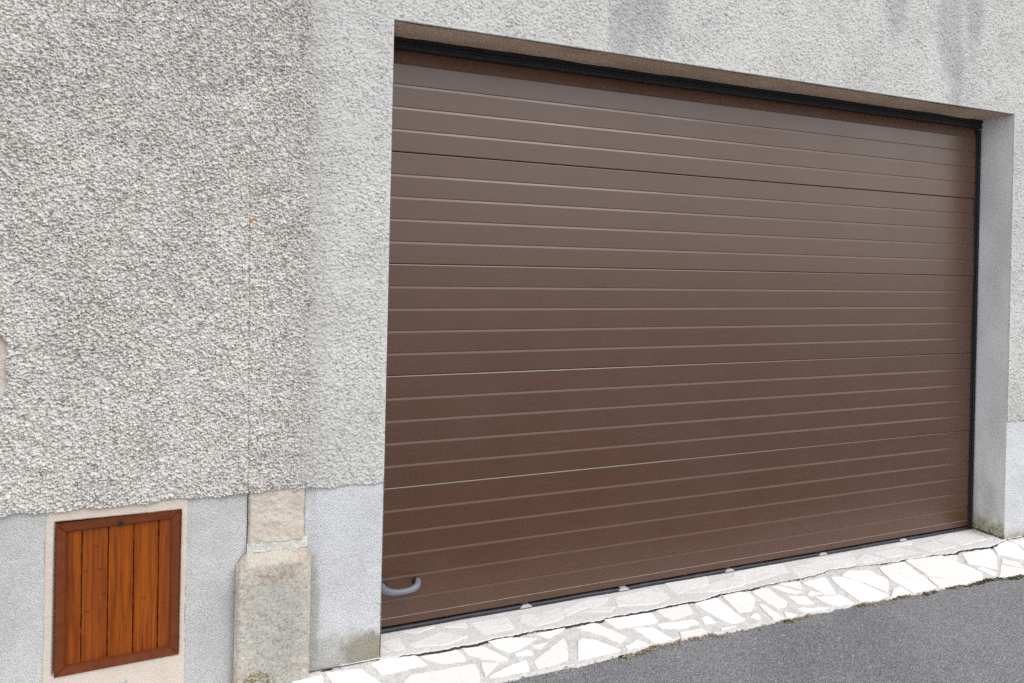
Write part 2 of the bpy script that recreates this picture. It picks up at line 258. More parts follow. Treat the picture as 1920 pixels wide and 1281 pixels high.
def m_handle():
    k = NT('grey_plastic', .42, .5); k.bump(k.noise(600, 2), .0003)
    return k.color(k.mix(k.noise(30, 3), (.140, .150, .188), (.175, .185, .225)))
def m_alu():
    k = NT('bare_aluminium', .4, .5); k.put(k.b.inputs['Metallic'], .6)
    return k.color(k.mix(k.ramp(k.noise(35, 4, .7, k.co((1, 1, 1))), .45, .7), (.42, .38, .355), (.26, .21, .18)))
def m_clip():
    k = NT('grey_zinc', .55, .4); return k.color(k.mix(k.noise(60, 4), (.36, .37, .39), (.50, .50, .50)))
def m_wood(name, frame=False):
    k = NT(name, .42, .22)
    co = k.co((90, 20, 3.6)) if not frame else k.co((30, 30, 30))
    g = k.noise(1, 6, .62, co, .4)
    if frame: base = k.mix(k.ramp(g, .3, .7), (.118, .028, .0085), (.145, .038, .013))
    else:
        tone = k.gray(k.n_attr('tint'))
        base = k.mix(k.ramp(g, .30, .68), (.130, .022, .0018), (.285, .068, .0043))
        base = k.mix(k.ramp(k.noise(1, 4, .6, k.co((190, 20, 4), (5, 0, 2))), .52, .74, 0, .55), base, (.12, .028, .006))
        base = k.mix(k.ramp(k.noise(1, 3, .6, k.co((14, 4, 2.6), (1, 2, 3))), .5, .75, 0, .45), base, (.285, .070, .005))
        base = k.mix(k.ramp(tone, 0, 1, 0, .45), base, (.17, .042, .010))
        for x, z in ((-1.165, .60), (-1.197, .515), (-1.153, .517), (-1.137, .425), (-1.01, .39), (-1.19, .37)):
            base = k.mix(k.math('MULTIPLY', k.blob(x, z, .009, .006, .18, 60), .45), base, (.055, .016, .006))
    k.bump(k.noise(1, 4, .6, k.co((260, 40, 9))), .0006); return k.color(base)
def n_attr(s, name):
    nd = s.n('ShaderNodeAttribute'); nd.attribute_name = name; return nd.outputs['Color']
NT.n_attr = n_attr
def m_paver(name='white_paver'):
    k = NT(name, .8, .3)
    t = k.gray(k.n_attr('tint'))
    base = k.mix(t, (.82, .815, .81), (.76, .715, .68))
    base = k.mix(k.ramp(k.noise(14, 5, .65), .45, .72, 0, .5), base, (.74, .725, .71))
    base = k.mix(k.ramp(k.noise(9, 5, .7, k.co(loc=(4, 4, 4)), 1.2), .53, .6, 0, .22), base, (.58, .53, .49))
    k.bump(k.noise(40, 6, .65), .004); return k.color(base)
def m_mortar(name, a, b):
    k = NT(name, .95, .1)
    base = k.mix(k.ramp(k.noise(25, 5, .7), .35, .65), a, b)
    base = k.mix(k.ramp(k.gray(k.vor(330, 'Color')), .6, 1, 0, .5), base, tuple(v*.5 for v in a))
    k.bump(k.noise(220, 5, .7), .004); return k.color(base)
def m_asphalt():
    k = NT('asphalt', .85, .35)
    base = k.mix(k.ramp(k.noise(1.1, 6, .65), .38, .64), (.200, .200, .220), (.285, .284, .30))
    v = k.gray(k.vor(190, 'Color', k.co((1, 1, 1))))
    base = k.mix(k.ramp(v, .1, .9, 0, 1), k.mix(.5, base, (.10, .10, .112)), k.mix(.4, base, (.40, .395, .39)))
    base = k.mix(k.ramp(k.gray(k.vor(150, 'Color', k.co(loc=(.3, .7, .1)))), .975, .99, 0, .5), base, (.62, .61, .59))
    k.bump(k.vor(190), .004, .8); k.bump(k.noise(330, 3, .7), .004)
    return k.color(base)
def m_flakes():
    k = NT('dry_litter', .9, .1)
    return k.color(k.mix(k.gray(k.n_attr('tint')), (.13, .085, .05), (.46, .37, .26)))
def m_moss():
    k = NT('moss_clump', .95, .1); k.bump(k.noise(400, 3), .004)
    return k.color(k.mix(k.ramp(k.noise(60, 4), .35, .65), (.030, .030, .014), (.12, .11, .055)))
M_ROUGH, M_FINE, M_PL, M_JAMB, M_SOF = m_roughcast(), m_fine(), m_plinth('plinth_render', stain=plinth_stain), m_jamb(), m_soffit()
M_PL2 = m_plinth('grey_plinth_render', (.675, .675, .672), (.565, .565, .562))
M_DOOR, M_BLACK = m_door(), m_black()
M_FRAME = m_black('black_aluminium', (.003, .0035, .005), .75)
# ---------------------------------------------------------------- ground
structure(link('road', np_mesh('road', [(-200, -200, -.045), (200, -200, -.045), (200, 200, -.045), (-200, 200, -.045)], [(0, 1, 2, 3)], False), m_asphalt()))
ck = np.array(sorted(CRACK)); eg = np.array(EDGE)
def crack(x):
    y = np.interp(x, ck[:, 0], ck[:, 1]) + (vn(x, x*0, .012, 3)-.5)*.008 + (vn(x, x*0, .04, 4)-.5)*.006
    return np.where(x < -.142, np.maximum(y, -.002), np.where(x > 3.735, -.004, y))
def outer(x): return np.interp(x, eg[:, 0], eg[:, 1], left=-.229, right=-.30) + (vn(x, x*0, .06, 8)-.5)*.014 + (vn(x, x*0, .015, 9)-.5)*.006
def zplane(y): return .006+.18*np.minimum(y, 0)
def strip(name, xs, ya, yb, rows, zf, mats, skirt_a, skirt_b, under=-.004):
    nx = len(xs); T = np.linspace(0, 1, rows)[:, None]
    Y = ya[None]*(1-T)+yb[None]*T; X = np.repeat(xs[None], rows, 0); Z = zf(X, Y)
    rowsV = [np.stack([X, Y, Z], -1)]
    if skirt_a: rowsV.insert(0, np.stack([xs, ya, Z[0]-skirt_a], -1)[None])
    if skirt_b: rowsV.append(np.stack([xs, yb+under, Z[-1]-skirt_b], -1)[None])
    V = np.concatenate(rowsV); n = V.shape[0]
    a = (np.arange(n-1)[:, None]*nx+np.arange(nx-1)[None]).ravel()
    return V.reshape(-1, 3), np.stack([a, a+nx, a+nx+1, a+1], -1)
def add_stones(V, Q, polys, zf, thick, seed, jit):
    "lay flat broken stones on a mortar bed; one mesh: bed (slot 0) and stones (slot 1)"
    import bmesh
    bm = bmesh.new(); g = random.Random(seed)
    tl = bm.loops.layers.float_color.new('tint')
    bed = [bm.verts.new(v) for v in V]
    for q in Q:
        try: fc = bm.faces.new([bed[i] for i in q]); fc.smooth = True
        except ValueError: pass
    for p in polys:
        pts = []; n = len(p); cx = sum(a for a, b in p)/n; cy = sum(b for a, b in p)/n
        ar = sum(p[i][0]*p[(i+1) % n][1]-p[(i+1) % n][0]*p[i][1] for i in range(n))
        if ar < 0: p = p[::-1]
        for i in range(n):
            a, b = Vector(p[i]), Vector(p[(i+1) % n]); L = (b-a).length; k = max(1, int(L/.014))
            for j in range(k):
                q = a.lerp(b, j/k)
                cr = .12 if j == 0 else 0         # worn corner
                q = q.lerp(Vector((cx, cy)), cr*min(1, .02/max(.001, (q-Vector((cx, cy))).length)))
                s = 1 if 0 < j else .4
                q += Vector((mnoise.noise(Vector((q.x*45, q.y*45, seed))), mnoise.noise(Vector((q.x*45, q.y*45, seed+9)))))*jit*s*1.6
                pts.append(q)
        h = thick*g.uniform(.75, 1.25); tx, ty = g.uniform(-.012, .012), g.uniform(-.012, .012); t = g.random()**1.6
        ctr = Vector((cx, cy))
        def ring(inset, dz):
            o = []
            for q in pts:
                d = ctr-q; qq = q+d*min(.9, inset/max(d.length, 1e-4))
                o.append(bm.verts.new((qq.x, qq.y, float(zf(np.array(qq.x), np.array(qq.y)))+dz+tx*(qq.x-cx)+ty*(qq.y-cy))))
            return o
        rs = [ring(-.001, -.012), ring(0, h*.55), ring(.0022, h*.9), ring(.006, h)]
        fs = []
        for a, b in zip(rs, rs[1:]):
            for i in range(len(a)):
                j = (i+1) % len(a); fs.append(bm.faces.new((a[i], a[j], b[j], b[i])))
        fs.append(bm.faces.new(rs[-1]))
        for fc in fs:
            fc.material_index = 1
            for lp in fc.loops: lp[tl] = (t, t, t, 1)
        bmesh.ops.triangulate(bm, faces=[fs[-1]])
    return bm
def zpave(x, y): return zplane(y) + (fbm(x, y, .12, 31)-.5)*.006 + (fbm(x, y, .02, 33, 3)-.5)*.0025
def zthr0(x, y): return .006 + np.clip(y, 0, .3)*(.0035*x-.055)
def zthr(x, y): return zthr0(x, y) + (fbm(x, y, .15, 41)-.5)*.003 + (fbm(x, y, .02, 43, 3)-.5)*.002
xs = np.concatenate([np.arange(-3.0, -.9, .03), np.arange(-.9, 4.1, .009), np.arange(4.1, 7, .03)])
V, Q = strip('pavement', xs, crack(xs)-.0012-.0032*vn(xs, xs*0, .035, 5)**1.5, outer(xs), 26, zpave, None, .05, .05)
extra = []                                      # stones past both ends of the frame
for sgn, xa in ((-1, -.70), (1, 4.15)):
    for i in range(14):
        for j in range(2):
            x = xa+sgn*i*.17; y = -.06-.115*j; a = [R.uniform(.8, 1.2) for _ in range(8)]
            extra.append([(x-.075*a[0], y-.045*a[1]), (x+.07*a[2], y-.048*a[3]), (x+.075*a[4], y+.04*a[5]), (x-.07*a[6], y+.043*a[7])])
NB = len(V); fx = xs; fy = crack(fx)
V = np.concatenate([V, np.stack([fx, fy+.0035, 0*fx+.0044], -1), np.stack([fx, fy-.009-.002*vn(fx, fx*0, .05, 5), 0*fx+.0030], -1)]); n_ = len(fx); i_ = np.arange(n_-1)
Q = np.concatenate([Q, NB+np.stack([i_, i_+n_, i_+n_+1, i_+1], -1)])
bm = add_stones(V, Q, STONES+extra, zplane_f if False else (lambda x, y: zplane(y)), .0045, 3, .0022)
me = bpy.data.meshes.new('pavement'); bm.to_mesh(me); bm.free()
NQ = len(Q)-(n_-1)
for pl in me.polygons[NQ:NQ+n_-1]: pl.material_index = 2                  # dark ribbon, its colour stands in for shade in the open joint
kd = NT('joint_shade', .95, .05); kd.color(kd.mix(kd.ramp(kd.noise(90, 4), .3, .7), (.030, .024, .024), (.085, .070, .062)))
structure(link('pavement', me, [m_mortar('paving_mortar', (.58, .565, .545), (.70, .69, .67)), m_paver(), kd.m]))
xs = np.arange(-.30, 3.90, .008)
V, Q = strip('threshold', xs, np.full(xs.shape, .30), crack(xs)+.0015, 34, zthr, None, 0, .05, .03)
bm = add_stones(V, Q, TSTONES, zthr0, .0016, 11, .0012)
me = bpy.data.meshes.new('threshold'); bm.to_mesh(me); bm.free()
structure(link('threshold', me, [m_mortar('threshold_mortar', (.74, .73, .72), (.80, .79, .78)), m_paver('threshold_paver')]))
# ---------------------------------------------------------------- the wall of the house
wall = thing('house_wall', 'rough grey rendered house wall with smooth grey plinth around the garage opening', 'wall')
XL, XR, ZT, DY = -.139, 3.723, 2.652, .197
# masonry behind the render
import bmesh
bm = bmesh.new()
def bbox(bm, x0, x1, y0, y1, z0, z1):
    vs_ = [bm.verts.new(c) for c in ((x0, y0, z0), (x1, y0, z0), (x1, y1, z0), (x0, y1, z0), (x0, y0, z1), (x1, y0, z1), (x1, y1, z1), (x0, y1, z1))]
    for q in ((0, 1, 5, 4), (1, 2, 6, 5), (2, 3, 7, 6), (3, 0, 4, 7), (4, 5, 6, 7), (3, 2, 1, 0)): bm.faces.new([vs_[i] for i in q])
bbox(bm, -2.2, XL-.03, .05, .45, -.06, 3.4); bbox(bm, XR+.03, 4.7, .05, .45, -.06, 3.4); bbox(bm, XL-.03, XR+.03, .05, .45, ZT+.03, 3.4)
bbox(bm, -9, -2.2, .0, .45, -.06, 6.2); bbox(bm, 4.7, 9, .0, .45, -.06, 6.2); bbox(bm, -2.2, 4.7, .0, .45, 3.4, 6.2)
bbox(bm, -9, 9, .45, 5, 6.0, 6.2); bbox(bm, -9, 9, 4.8, 5, -.06, 6.0); bbox(bm, -9, -8.8, .45, 4.8, -.06, 6.0); bbox(bm, 8.8, 9, .45, 4.8, -.06, 6.0)
me = bpy.data.meshes.new('masonry'); bm.to_mesh(me); bm.free(); link('masonry', me, M_ROUGH, wall)

seam_x = lambda z: -.660-.016*(z-.75)
def h_rough(X, Z):
    st = X[0, 1]-X[0, 0]
    g = grains(X, Z, .0078, 11, .24)*.0100+grains(X, Z, .0052, 12, .3)*.0040
    und = (fbm(X, Z, .35, 51)-.5)*.012+(fbm(X, Z, .05, 53, 2)-.5)*.0055
    sc = .7+.6*fbm(X, Z, .09, 55, 2)
    h = .004+und+g*sc
    sx = seam_x(Z)+(vn(Z, Z*0, .05, 58)-.5)*.006
    h = h-.007*np.exp(-((X-sx)/.0035)**2)*sstep(.25, .6, fbm(Z, Z*0, .25, 59, 2)+.12)
    h = h-.005*sstep(-.53, -.445, X)                  # thins out towards the newer render
    return np.maximum(h, -.002)
def foot(X, seed=61, a=.745): return a+(fbm(X, X*0, .05, seed, 4)-.5)*.022
def in_stone(X, Z):
    d = np.maximum(np.abs(X+1.60)-.115, 0)**2+np.maximum(np.abs(Z-1.262)-.065, 0)**2
    return np.sqrt(d) < .045+.01*(fbm(X, Z, .05, 64)-.5)
def edge_x(Z): return -.450-.004*(Z-.75)+(fbm(Z, Z*0, .10, 66, 5, .65)-.5)*.055
rough_mask = (lambda X, Z: (X < edge_x(Z)) & (Z > foot(X)+.004*(X < -1.317)) & ~in_stone(X, Z))
panel('roughcast_render', -1.75, -.41, .70, 2.90, .0020, h_rough, rough_mask, mat=M_ROUGH, parent=wall)
panel('roughcast_render', -2.2, -1.75, .70, 2.90, .005, h_rough, rough_mask, mat=M_ROUGH, parent=wall)
panel('roughcast_render', -2.2, -.41, 2.90, 3.4, .006, h_rough, rough_mask, mat=M_ROUGH, parent=wall)
def h_fine(X, Z):
    st = X[0, 1]-X[0, 0]
    g = grains(X, Z, .0085, 21, .25)*.0060
    h = .0005+(fbm(X, Z, .4, 71)-.5)*.005+(fbm(X, Z, .035, 74, 2)-.5)*.004+g*(.5+.8*fbm(X, Z, .12, 72, 2))
    near = np.minimum(np.minimum(np.abs(X-XL)+9*(Z > ZT+.03), np.abs(X-XR)+9*(Z > ZT+.03)), np.abs(Z-ZT)+9*((X < XL-.03) | (X > XR+.03)))
    h = .002+(h-.002)*(.35+.65*sstep(0, .03, near))
    return h
fine_mask = lambda X, Z: (Z > foot(X, 77, .738)) & ~((X > XL+.001) & (X < XR-.001) & (Z < ZT))
panel('fine_render', -.495, XL, .70, ZT, .0026, h_fine, fine_mask, mat=M_FINE, parent=wall)
panel('fine_render', -.495, 4.3, ZT, 3.4, .0035, h_fine, fine_mask, mat=M_FINE, parent=wall)
panel('fine_render', XR, 4.3, .70, ZT, .0035, h_fine, fine_mask, mat=M_FINE, parent=wall)
panel('fine_render', 4.3, 4.7, .70, 3.4, .006, h_fine, fine_mask, mat=M_FINE, parent=wall)
def h_plinth(curve):
    def h(X, Z):
        b = .0005+(fbm(X, Z, .16, 81)-.5)*.007+(fbm(X, Z, .03, 82, 3)-.5)*.0022
        for x0, s in curve: b = b-.014*np.exp(-np.clip(s*(X-x0), 0, None)/.035)
        return b
    return h
HX0, HX1, HZ0, HZ1 = -1.316, -.874, .118, .749
panel('plinth_render', -2.2, -.6625, -.06, .765, .006, h_plinth([(-.675, -1)]),
      lambda X, Z: ~((X > HX0) & (X < HX1) & (Z > HZ0+.022*(fbm(X, X*0, .08, 85)-.5)-.05*(X < -1.0)*sstep(-.95, -1.25, X))), mat=M_PL2, parent=wall, y0=.004)
panel('plinth_render', -.452, XL, -.06, .762, .006, h_plinth([(-.425, 1)]), mat=M_PL, parent=wall, y0=.004)
panel('plinth_render', XR, 4.7, -.06, .758, .006, h_plinth([]), mat=M_PL, parent=wall, y0=.004)
# sandstone surround of the wooden hatch
FX0, FX1, FZ0, FZ1 = -1.2965, -.889, .158, .7075
panel('hatch_surround', HX0-.004, HX1+.004, .04, HZ1+.012, .005,
      lambda X, Z: .001+(fbm(X, Z, .1, 91)-.5)*.004+(fbm(X, Z, .015, 92, 2)-.5)*.0015,
      lambda X, Z: ~((X > FX0) & (X < FX1) & (Z > FZ0) & (Z < FZ1)), back=.08, mat=m_sandstone('hatch_stone', (.62, .49, .39), (.66, .575, .48), (.55, .49, .43), .12).color if False else None, parent=wall, y0=.0035)
surround = COL.objects['hatch_surround']
ks = m_sandstone('hatch_stone')
surround.data.materials.clear()
def m_surround():
    k = NT('surround_stone', .95, .15)
    base = k.mix(k.ramp(k.noise(7, 5, .65, k.co((1, 1, 2))), .35, .66), (.58, .505, .435), (.60, .54, .475))
    base = k.mix(k.ramp(k.noise(16, 4, .65, k.co((.4, 1, 2.4))), .6, .72, 0, .35), base, (.48, .39, .32))
    k.bump(k.noise(120, 5, .7), .003); return k.color(base)
bpy.data.materials.remove(ks.m); surround.data.materials.append(m_surround())
# stones of the old corner
def rounded(x0, x1, z0, z1, rad, base, seed, amp):
    def h(X, Z):
        d = np.minimum(np.minimum(X-x0, x1-X), np.minimum(Z-z0, z1-Z))
        d = d+(fbm(X, Z, .04, seed)-.5)*.01
        e = 1-sstep(0, rad, d)
        return base+(fbm(X, Z, .09, seed+1, 5, .62)-.5)*amp*1.4+(fbm(X, Z, .02, seed+5, 3)-.5)*amp*.3-e*e*.02
    return h
ms = m_sandstone('block_stone', (.60, .46, .34), (.66, .585, .48), (.55, .50, .43), .10); 
def m_block():
    k = NT('upper_block_stone', .95, .12)
    base = k.mix(k.ramp(k.noise(10, 5, .65, k.co((.7, 1, 1.6))), .35, .66), (.55, .475, .40), (.61, .57, .51))
    base = k.mix(k.ramp(k.noise(26, 5, .7), .56, .7, 0, .5), base, (.50, .44, .37))
    base = k.mix(k.ramp(k.noise(55, 4, .7, k.co((.5, 1, 2))), .64, .74, 0, .7), base, (.30, .22, .16))
    k.bump(k.noise(60, 6, .7), .008); return k.color(base)
bpy.data.materials.remove(ms.m); MB_ = m_block()
panel('stone_block', -.660, -.447, .532, .775, .004, rounded(-.66, -.447, .532, .80, .012, .004, 101, .012), mat=MB_, parent=wall, y0=.004)
panel('mortar_joint', -.661, -.436, .498, .548, .004, lambda X, Z: .004+(fbm(X, Z, .03, 111)-.5)*.008,
      lambda X, Z: (Z > .500+.01*vn(X, X*0, .02, 112)) & (Z < .541+.006*vn(X, X*0, .03, 113)), mat=m_mortar('pale_joint', (.58, .565, .53), (.68, .665, .63)), parent=wall, y0=.004)
def in_quoin(X, Z):
    top = .514-.006*(X+.66)/.22-np.clip((-.660-X)/.037, 0, 1)*.042-np.clip((X+.440)/.018, 0, 1)*.045
    return (Z < top+.004*(vn(X, Z, .02, 121)-.5)) & (X > -.697+.014*(Z < 0)) & (X < -.420)
def h_quoin(X, Z):
    top = .514-np.clip((-.660-X)/.037, 0, 1)*.042-np.clip((X+.440)/.018, 0, 1)*.045
    d = np.minimum(np.minimum(X+.697, -.420-X)*1.0, (top-Z)*.8)+(fbm(X, Z, .05, 123)-.5)*.012
    e = 1-sstep(0, .022, d); ch = 1-sstep(-.004, .05, top-Z)
    return .040+(fbm(X, Z, .12, 124, 5, .62)-.5)*.022+(fbm(X, Z, .025, 128, 3)-.5)*.005-e*e*.018-ch*.026
panel('quoin_stone', -.702, -.414, -.06, .53, .004, h_quoin, in_quoin, mat=m_quoin(), parent=wall)
panel('exposed_stone', -1.775, -1.425, 1.13, 1.395, .005, lambda X, Z: .002+(fbm(X, Z, .08, 131, 5)-.5)*.012, mat=MB_, parent=wall, y0=.006)
lc = panel('lichen_spot', -.681, -.655, 1.788, 1.812, .002, lambda X, Z: .016-.012*np.clip(((X+.668)/.012)**2+((Z-1.80)/.011)**2, 0, 1)+.004*vn(X, Z, .005, 5),
      lambda X, Z: ((X+.668)/.009)**2+((Z-1.80)/.0085)**2 < 1+.6*(vn(X, Z, .006, 6)-.5), back=0, mat=NT('orange_lichen').color((.62, .30, .02)), parent=wall)
# reveals of the opening
def reveal(name, pts, mat, smoothamp):
    "subdivided quad sheet a,b,c,d with small trowel waves along its normal"
    a, b, c, d = [np.array(p, float) for p in pts]; n1 = int(np.linalg.norm(b-a)/.01)+2; n2 = int(np.linalg.norm(d-a)/.01)+2
    s, t = np.meshgrid(np.linspace(0, 1, n1), np.linspace(0, 1, n2)); s = s[..., None]; t = t[..., None]
    P = a*(1-s)*(1-t)+b*s*(1-t)+c*s*t+d*(1-s)*t
    nn = np.cross(b-a, d-a); nn = nn/np.linalg.norm(nn)
    u_, v_ = (s*np.linalg.norm(b-a))[..., 0], (t*np.linalg.norm(d-a))[..., 0]
    P = P+nn*((fbm(u_, v_, .2, 141, 4)-.5)*smoothamp)[..., None]
    i = (np.arange(n2-1)[:, None]*n1+np.arange(n1-1)[None]).ravel()
    return link(name, np_mesh(name, P.reshape(-1, 3), np.stack([i, i+1, i+1+n1, i+n1], -1)), mat, wall)
reveal('jamb', [(XR-.002, .30, -.03), (XR-.002, .003, -.03), (XR-.002, .003, ZT+.004), (XR-.002, .30, ZT+.004)], M_JAMB, .006)
reveal('jamb', [(XL+.002, .003, -.03), (XL+.002, .30, -.03), (XL+.002, .30, ZT+.004), (XL+.002, .003, ZT+.004)], M_JAMB, .006)
reveal('lintel_soffit', [(XL-.004, .003, ZT-.004), (XL-.004, .30, ZT-.004), (XR+.004, .30, ZT-.004), (XR+.004, .003, ZT-.004)], M_SOF, .009)
# ---------------------------------------------------------------- garage door
door = thing('garage_door', 'wide brown sectional garage door with grey pull handle at its lower corner', 'garage door')
DX0, DX1, Z0 = -.137, 3.679, .021
SEC = [(Z0, .640), (.640, 1.140), (1.140, 1.640), (1.640, 2.140), (2.140, 2.610)]
def section(zb, zt, lines, first, tilt=0):
    y = DY; P = []
    if first: P += [(y+.03, zb), (y+.004, zb), (y, zb+.003)]
    else: P += [(y+.03, zb+.0010), (y+.007, zb+.0010), (y+.0016, zb+.0014), (y, zb+.0042)]
    for l in lines:
        P += [(y, l-.0105), (y+.0004, l-.0085), (y+.0022, l-.0010), (y+.0024, l+.0002), (y+.0006, l+.0022), (y, l+.0034)]
    P += [(y, zt-.0052), (y+.0008, zt-.0036), (y+.0022, zt-.0012), (y+.008, zt-.0009), (y+.03, zt-.0009)]
    if zt > 2.5: P = [(a+max(0, b-2.5406)*.20, b) for a, b in P]      # the top lath leans back towards the track
    n = len(P); xs_ = [DX0+(DX1-DX0)*i/24 for i in range(25)]
    Vv = []
    for x in xs_:
        for (py, pz) in P: Vv.append((x, py+tilt*(pz-(zb+zt)/2), pz))
    a = (np.arange(24)[:, None]*n+np.arange(n-1)[None]).ravel()
    return link('door_section', np_mesh('door_section', Vv, np.stack([a, a+n, a+n+1, a+1], -1), False), M_DOOR, door)
for i, (zb, zt) in enumerate(SEC):
    ln = [round(.14+.1*k, 3) for k in range(26)]
    section(zb, zt, [l for l in ln if zb+.03 < l < zt-.03], i == 0, (0, .002, -.004, .009, .003)[i])
# thin bare edge of the bottom profile
def ribbon(name, xs_, y, z0, z1, mat, parent):
    Vv = []
    for x in xs_:
        a = z0+.0006*mnoise.noise(Vector((x*6, 1, 0))); b = z1+.0012*max(0, mnoise.noise(Vector((x*16, 3, 0))))
        Vv += [(x, y+.001, a), (x, y-.0012, a), (x, y-.0012, b), (x, y+.001, b)]
    a = np.arange(len(xs_)-1)*4; Qs = np.concatenate([np.stack([a+k, a+4+k, a+4+k+1, a+k+1], -1) for k in range(3)])
    return link(name, np_mesh(name, Vv, Qs, False), mat, parent)
ribbon('bottom_edge_trim', np.linspace(DX0, DX1, 300), DY, .0572, .0592, m_alu(), door)
def tube(name, path, radii, mat, parent, seg=12, cap=True):
    "sweep of an ellipse: radii = [(half thickness in plan, half height)], path in a horizontal plane"
    bm = bmesh.new(); rings = []
    for i, p in enumerate(path):
        a = Vector(path[max(0, i-1)]); b = Vector(path[min(len(path)-1, i+1)]); t = (b-a).normalized(); nrm = Vector((t.y, -t.x, 0)).normalized()
        ra, rb = radii[i]
        rings.append([bm.verts.new(Vector(p)+nrm*ra*math.copysign(abs(math.cos(q))**.75, math.cos(q))+Vector((0, 0, 1))*rb*math.copysign(abs(math.sin(q))**.75, math.sin(q))) for q in [2*math.pi*k/seg for k in range(seg)]])
    for A, B in zip(rings, rings[1:]):
        for k in range(seg):
            fc = bm.faces.new((A[k], A[(k+1) % seg], B[(k+1) % seg], B[k])); fc.smooth = True
    if cap: bm.faces.new(rings[0]); bm.faces.new(rings[-1][::-1])
    bmesh.ops.recalc_face_normals(bm, faces=bm.faces[:])
    me = bpy.data.meshes.new(name); bm.to_mesh(me); bm.free(); return link(name, me, mat, parent)
xs = np.arange(DX0, DX1+.01, .02)
path = [(x, DY+.003, .0060+.0025*mnoise.noise(Vector((x*5, 0, 4)))) for x in xs]
tube('bottom_seal', path, [(.012, .0100+.0012*mnoise.noise(Vector((x*9, 2, 1)))) for x in xs], M_BLACK, door)
for x in (.59, 1.127, 1.785, 2.448, 3.089):
    bm = bmesh.new(); pr = [(-.030, 0), (-.024, .007), (-.016, .011), (.016, .011), (.024, .007), (.030, 0)]
    fr = [bm.verts.new((x+a*1.05, DY-.013, .004+b*1.0)) for a, b in pr]; bk = [bm.verts.new((x+a, DY+.02, .004+b)) for a, b in pr]
    bm.faces.new(fr); 
    for i in range(5): bm.faces.new((fr[i+1], fr[i], bk[i], bk[i+1]))
    bmesh.ops.bevel(bm, geom=[e for e in bm.edges if len(e.link_faces) == 2], offset=.002, segments=2, affect='EDGES')
    bmesh.ops.recalc_face_normals(bm, faces=bm.faces[:])
    me = bpy.data.meshes.new('seal_clip'); bm.to_mesh(me); bm.free(); link('seal_clip', me, m_clip() if 'grey_zinc' not in bpy.data.materials else bpy.data.materials['grey_zinc'], door)
def angle(name, x0, x1, z0, z1, steps, mat):
    "black edge profile: a few stepped strips"
    bm = bmesh.new()
    for a, b, c, d, y in steps(x0, x1, z0, z1): bbox(bm, a, b, y, DY+.09, c, d)
    bmesh.ops.bevel(bm, geom=bm.edges[:], offset=.0012, segments=1, affect='EDGES')
    me = bpy.data.meshes.new(name); bm.to_mesh(me); bm.free(); return link(name, me, mat, door)
angle('top_frame', XL, XR, 2.597, 2.650, lambda a, b, c, d: [(a, b, c, c+.018, DY-.006), (a, b, c+.0185, c+.034, DY-.003), (a, b, c+.0345, d, DY-.012)], M_FRAME)
angle('side_frame', DX1-.004, XR-.003, 0.0, 2.585, lambda a, b, c, d: [(a, a+.012, c, d, DY-.004), (a+.0125, a+.032, c, d, DY-.010), (a+.0325, b, c, d, DY-.002)], M_FRAME)
# pull handle
hm = m_handle(); hz = .207; pa = []; ra = []
for i in range(41):
    q = math.pi*i/40; c_, s_ = math.cos(q), math.sin(q)
    x = -.022-.080*math.copysign(abs(c_)**.85, c_); y = DY-.003-.060*abs(s_)**.85
    pa.append((x, y, hz-.007*s_)); k_ = abs(c_)**1.6
    ra.append((.0100+.0040*k_, .0110+.0060*k_))
grip = tube('handle', pa, ra, hm, door, 14)
for sx in (-.095, .051):
    bm = bmesh.new(); bmesh.ops.create_cone(bm, cap_ends=True, segments=20, radius1=.018, radius2=.015, depth=.012, matrix=Matrix.Translation((sx, DY-.005, hz)) @ Matrix.Rotation(math.pi/2, 4, 'X'))
    me = bpy.data.meshes.new('mount'); bm.to_mesh(me); bm.free(); link('mount', me, M_BLACK, grip)
# ---------------------------------------------------------------- wooden hatch
hatch = thing('wooden_hatch', 'small orange brown wooden hatch of five boards low in the wall', 'hatch')
mf, mb = m_wood('hatch_frame_wood', True), m_wood('hatch_board_wood')
x0, x1, z0, z1 = -1.287, -.893, .163, .703; wr = .0315
def skew(v): return Vector((v[0]+.004*(1-(v[2]-.16)/.54), v[1], v[2]+.011*((v[0]+1.09)/.4)))
def rail(pts):
    "one mitred rail: outline pts (outer a,b inner b,a), front bevelled inwards"
    bm = bmesh.new(); n = 4
    yo, yi = -.0075, -.003
    F = [bm.verts.new(skew((p[0], y, p[1]))) for p, y in zip(pts, (yo, yo, yi, yi))]
    B = [bm.verts.new(skew((p[0], .03, p[1]))) for p in pts]
    bm.faces.new(F)
    for i in range(4): bm.faces.new((F[(i+1) % 4], F[i], B[i], B[(i+1) % 4]))
    bmesh.ops.recalc_face_normals(bm, faces=bm.faces[:])
    bmesh.ops.bevel(bm, geom=[e for e in F[0].link_edges if e.other_vert(F[0]) in F]+[e for e in F[2].link_edges if e.other_vert(F[2]) in F], offset=.0035, segments=2, affect='EDGES')
    me = bpy.data.meshes.new('frame_rail'); bm.to_mesh(me); bm.free(); return link('frame_rail', me, mf, hatch)
g = .0004
rail([(x0, z1), (x1, z1), (x1-wr+g, z1-wr), (x0+wr-g, z1-wr)]); rail([(x1, z0), (x0, z0), (x0+wr-g, z0+wr), (x1-wr+g, z0+wr)])
rail([(x0, z0+g), (x0, z1-g), (x0+wr, z1-wr-g), (x0+wr, z0+wr+g)]); rail([(x1, z1-g), (x1, z0+g), (x1-wr, z0+wr+g), (x1-wr, z1-wr-g)])
bm = bmesh.new(); tl = bm.loops.layers.float_color.new('tint')
gx = [x0+.02, -1.211, -1.129, -1.048, -.967, x1-.02]
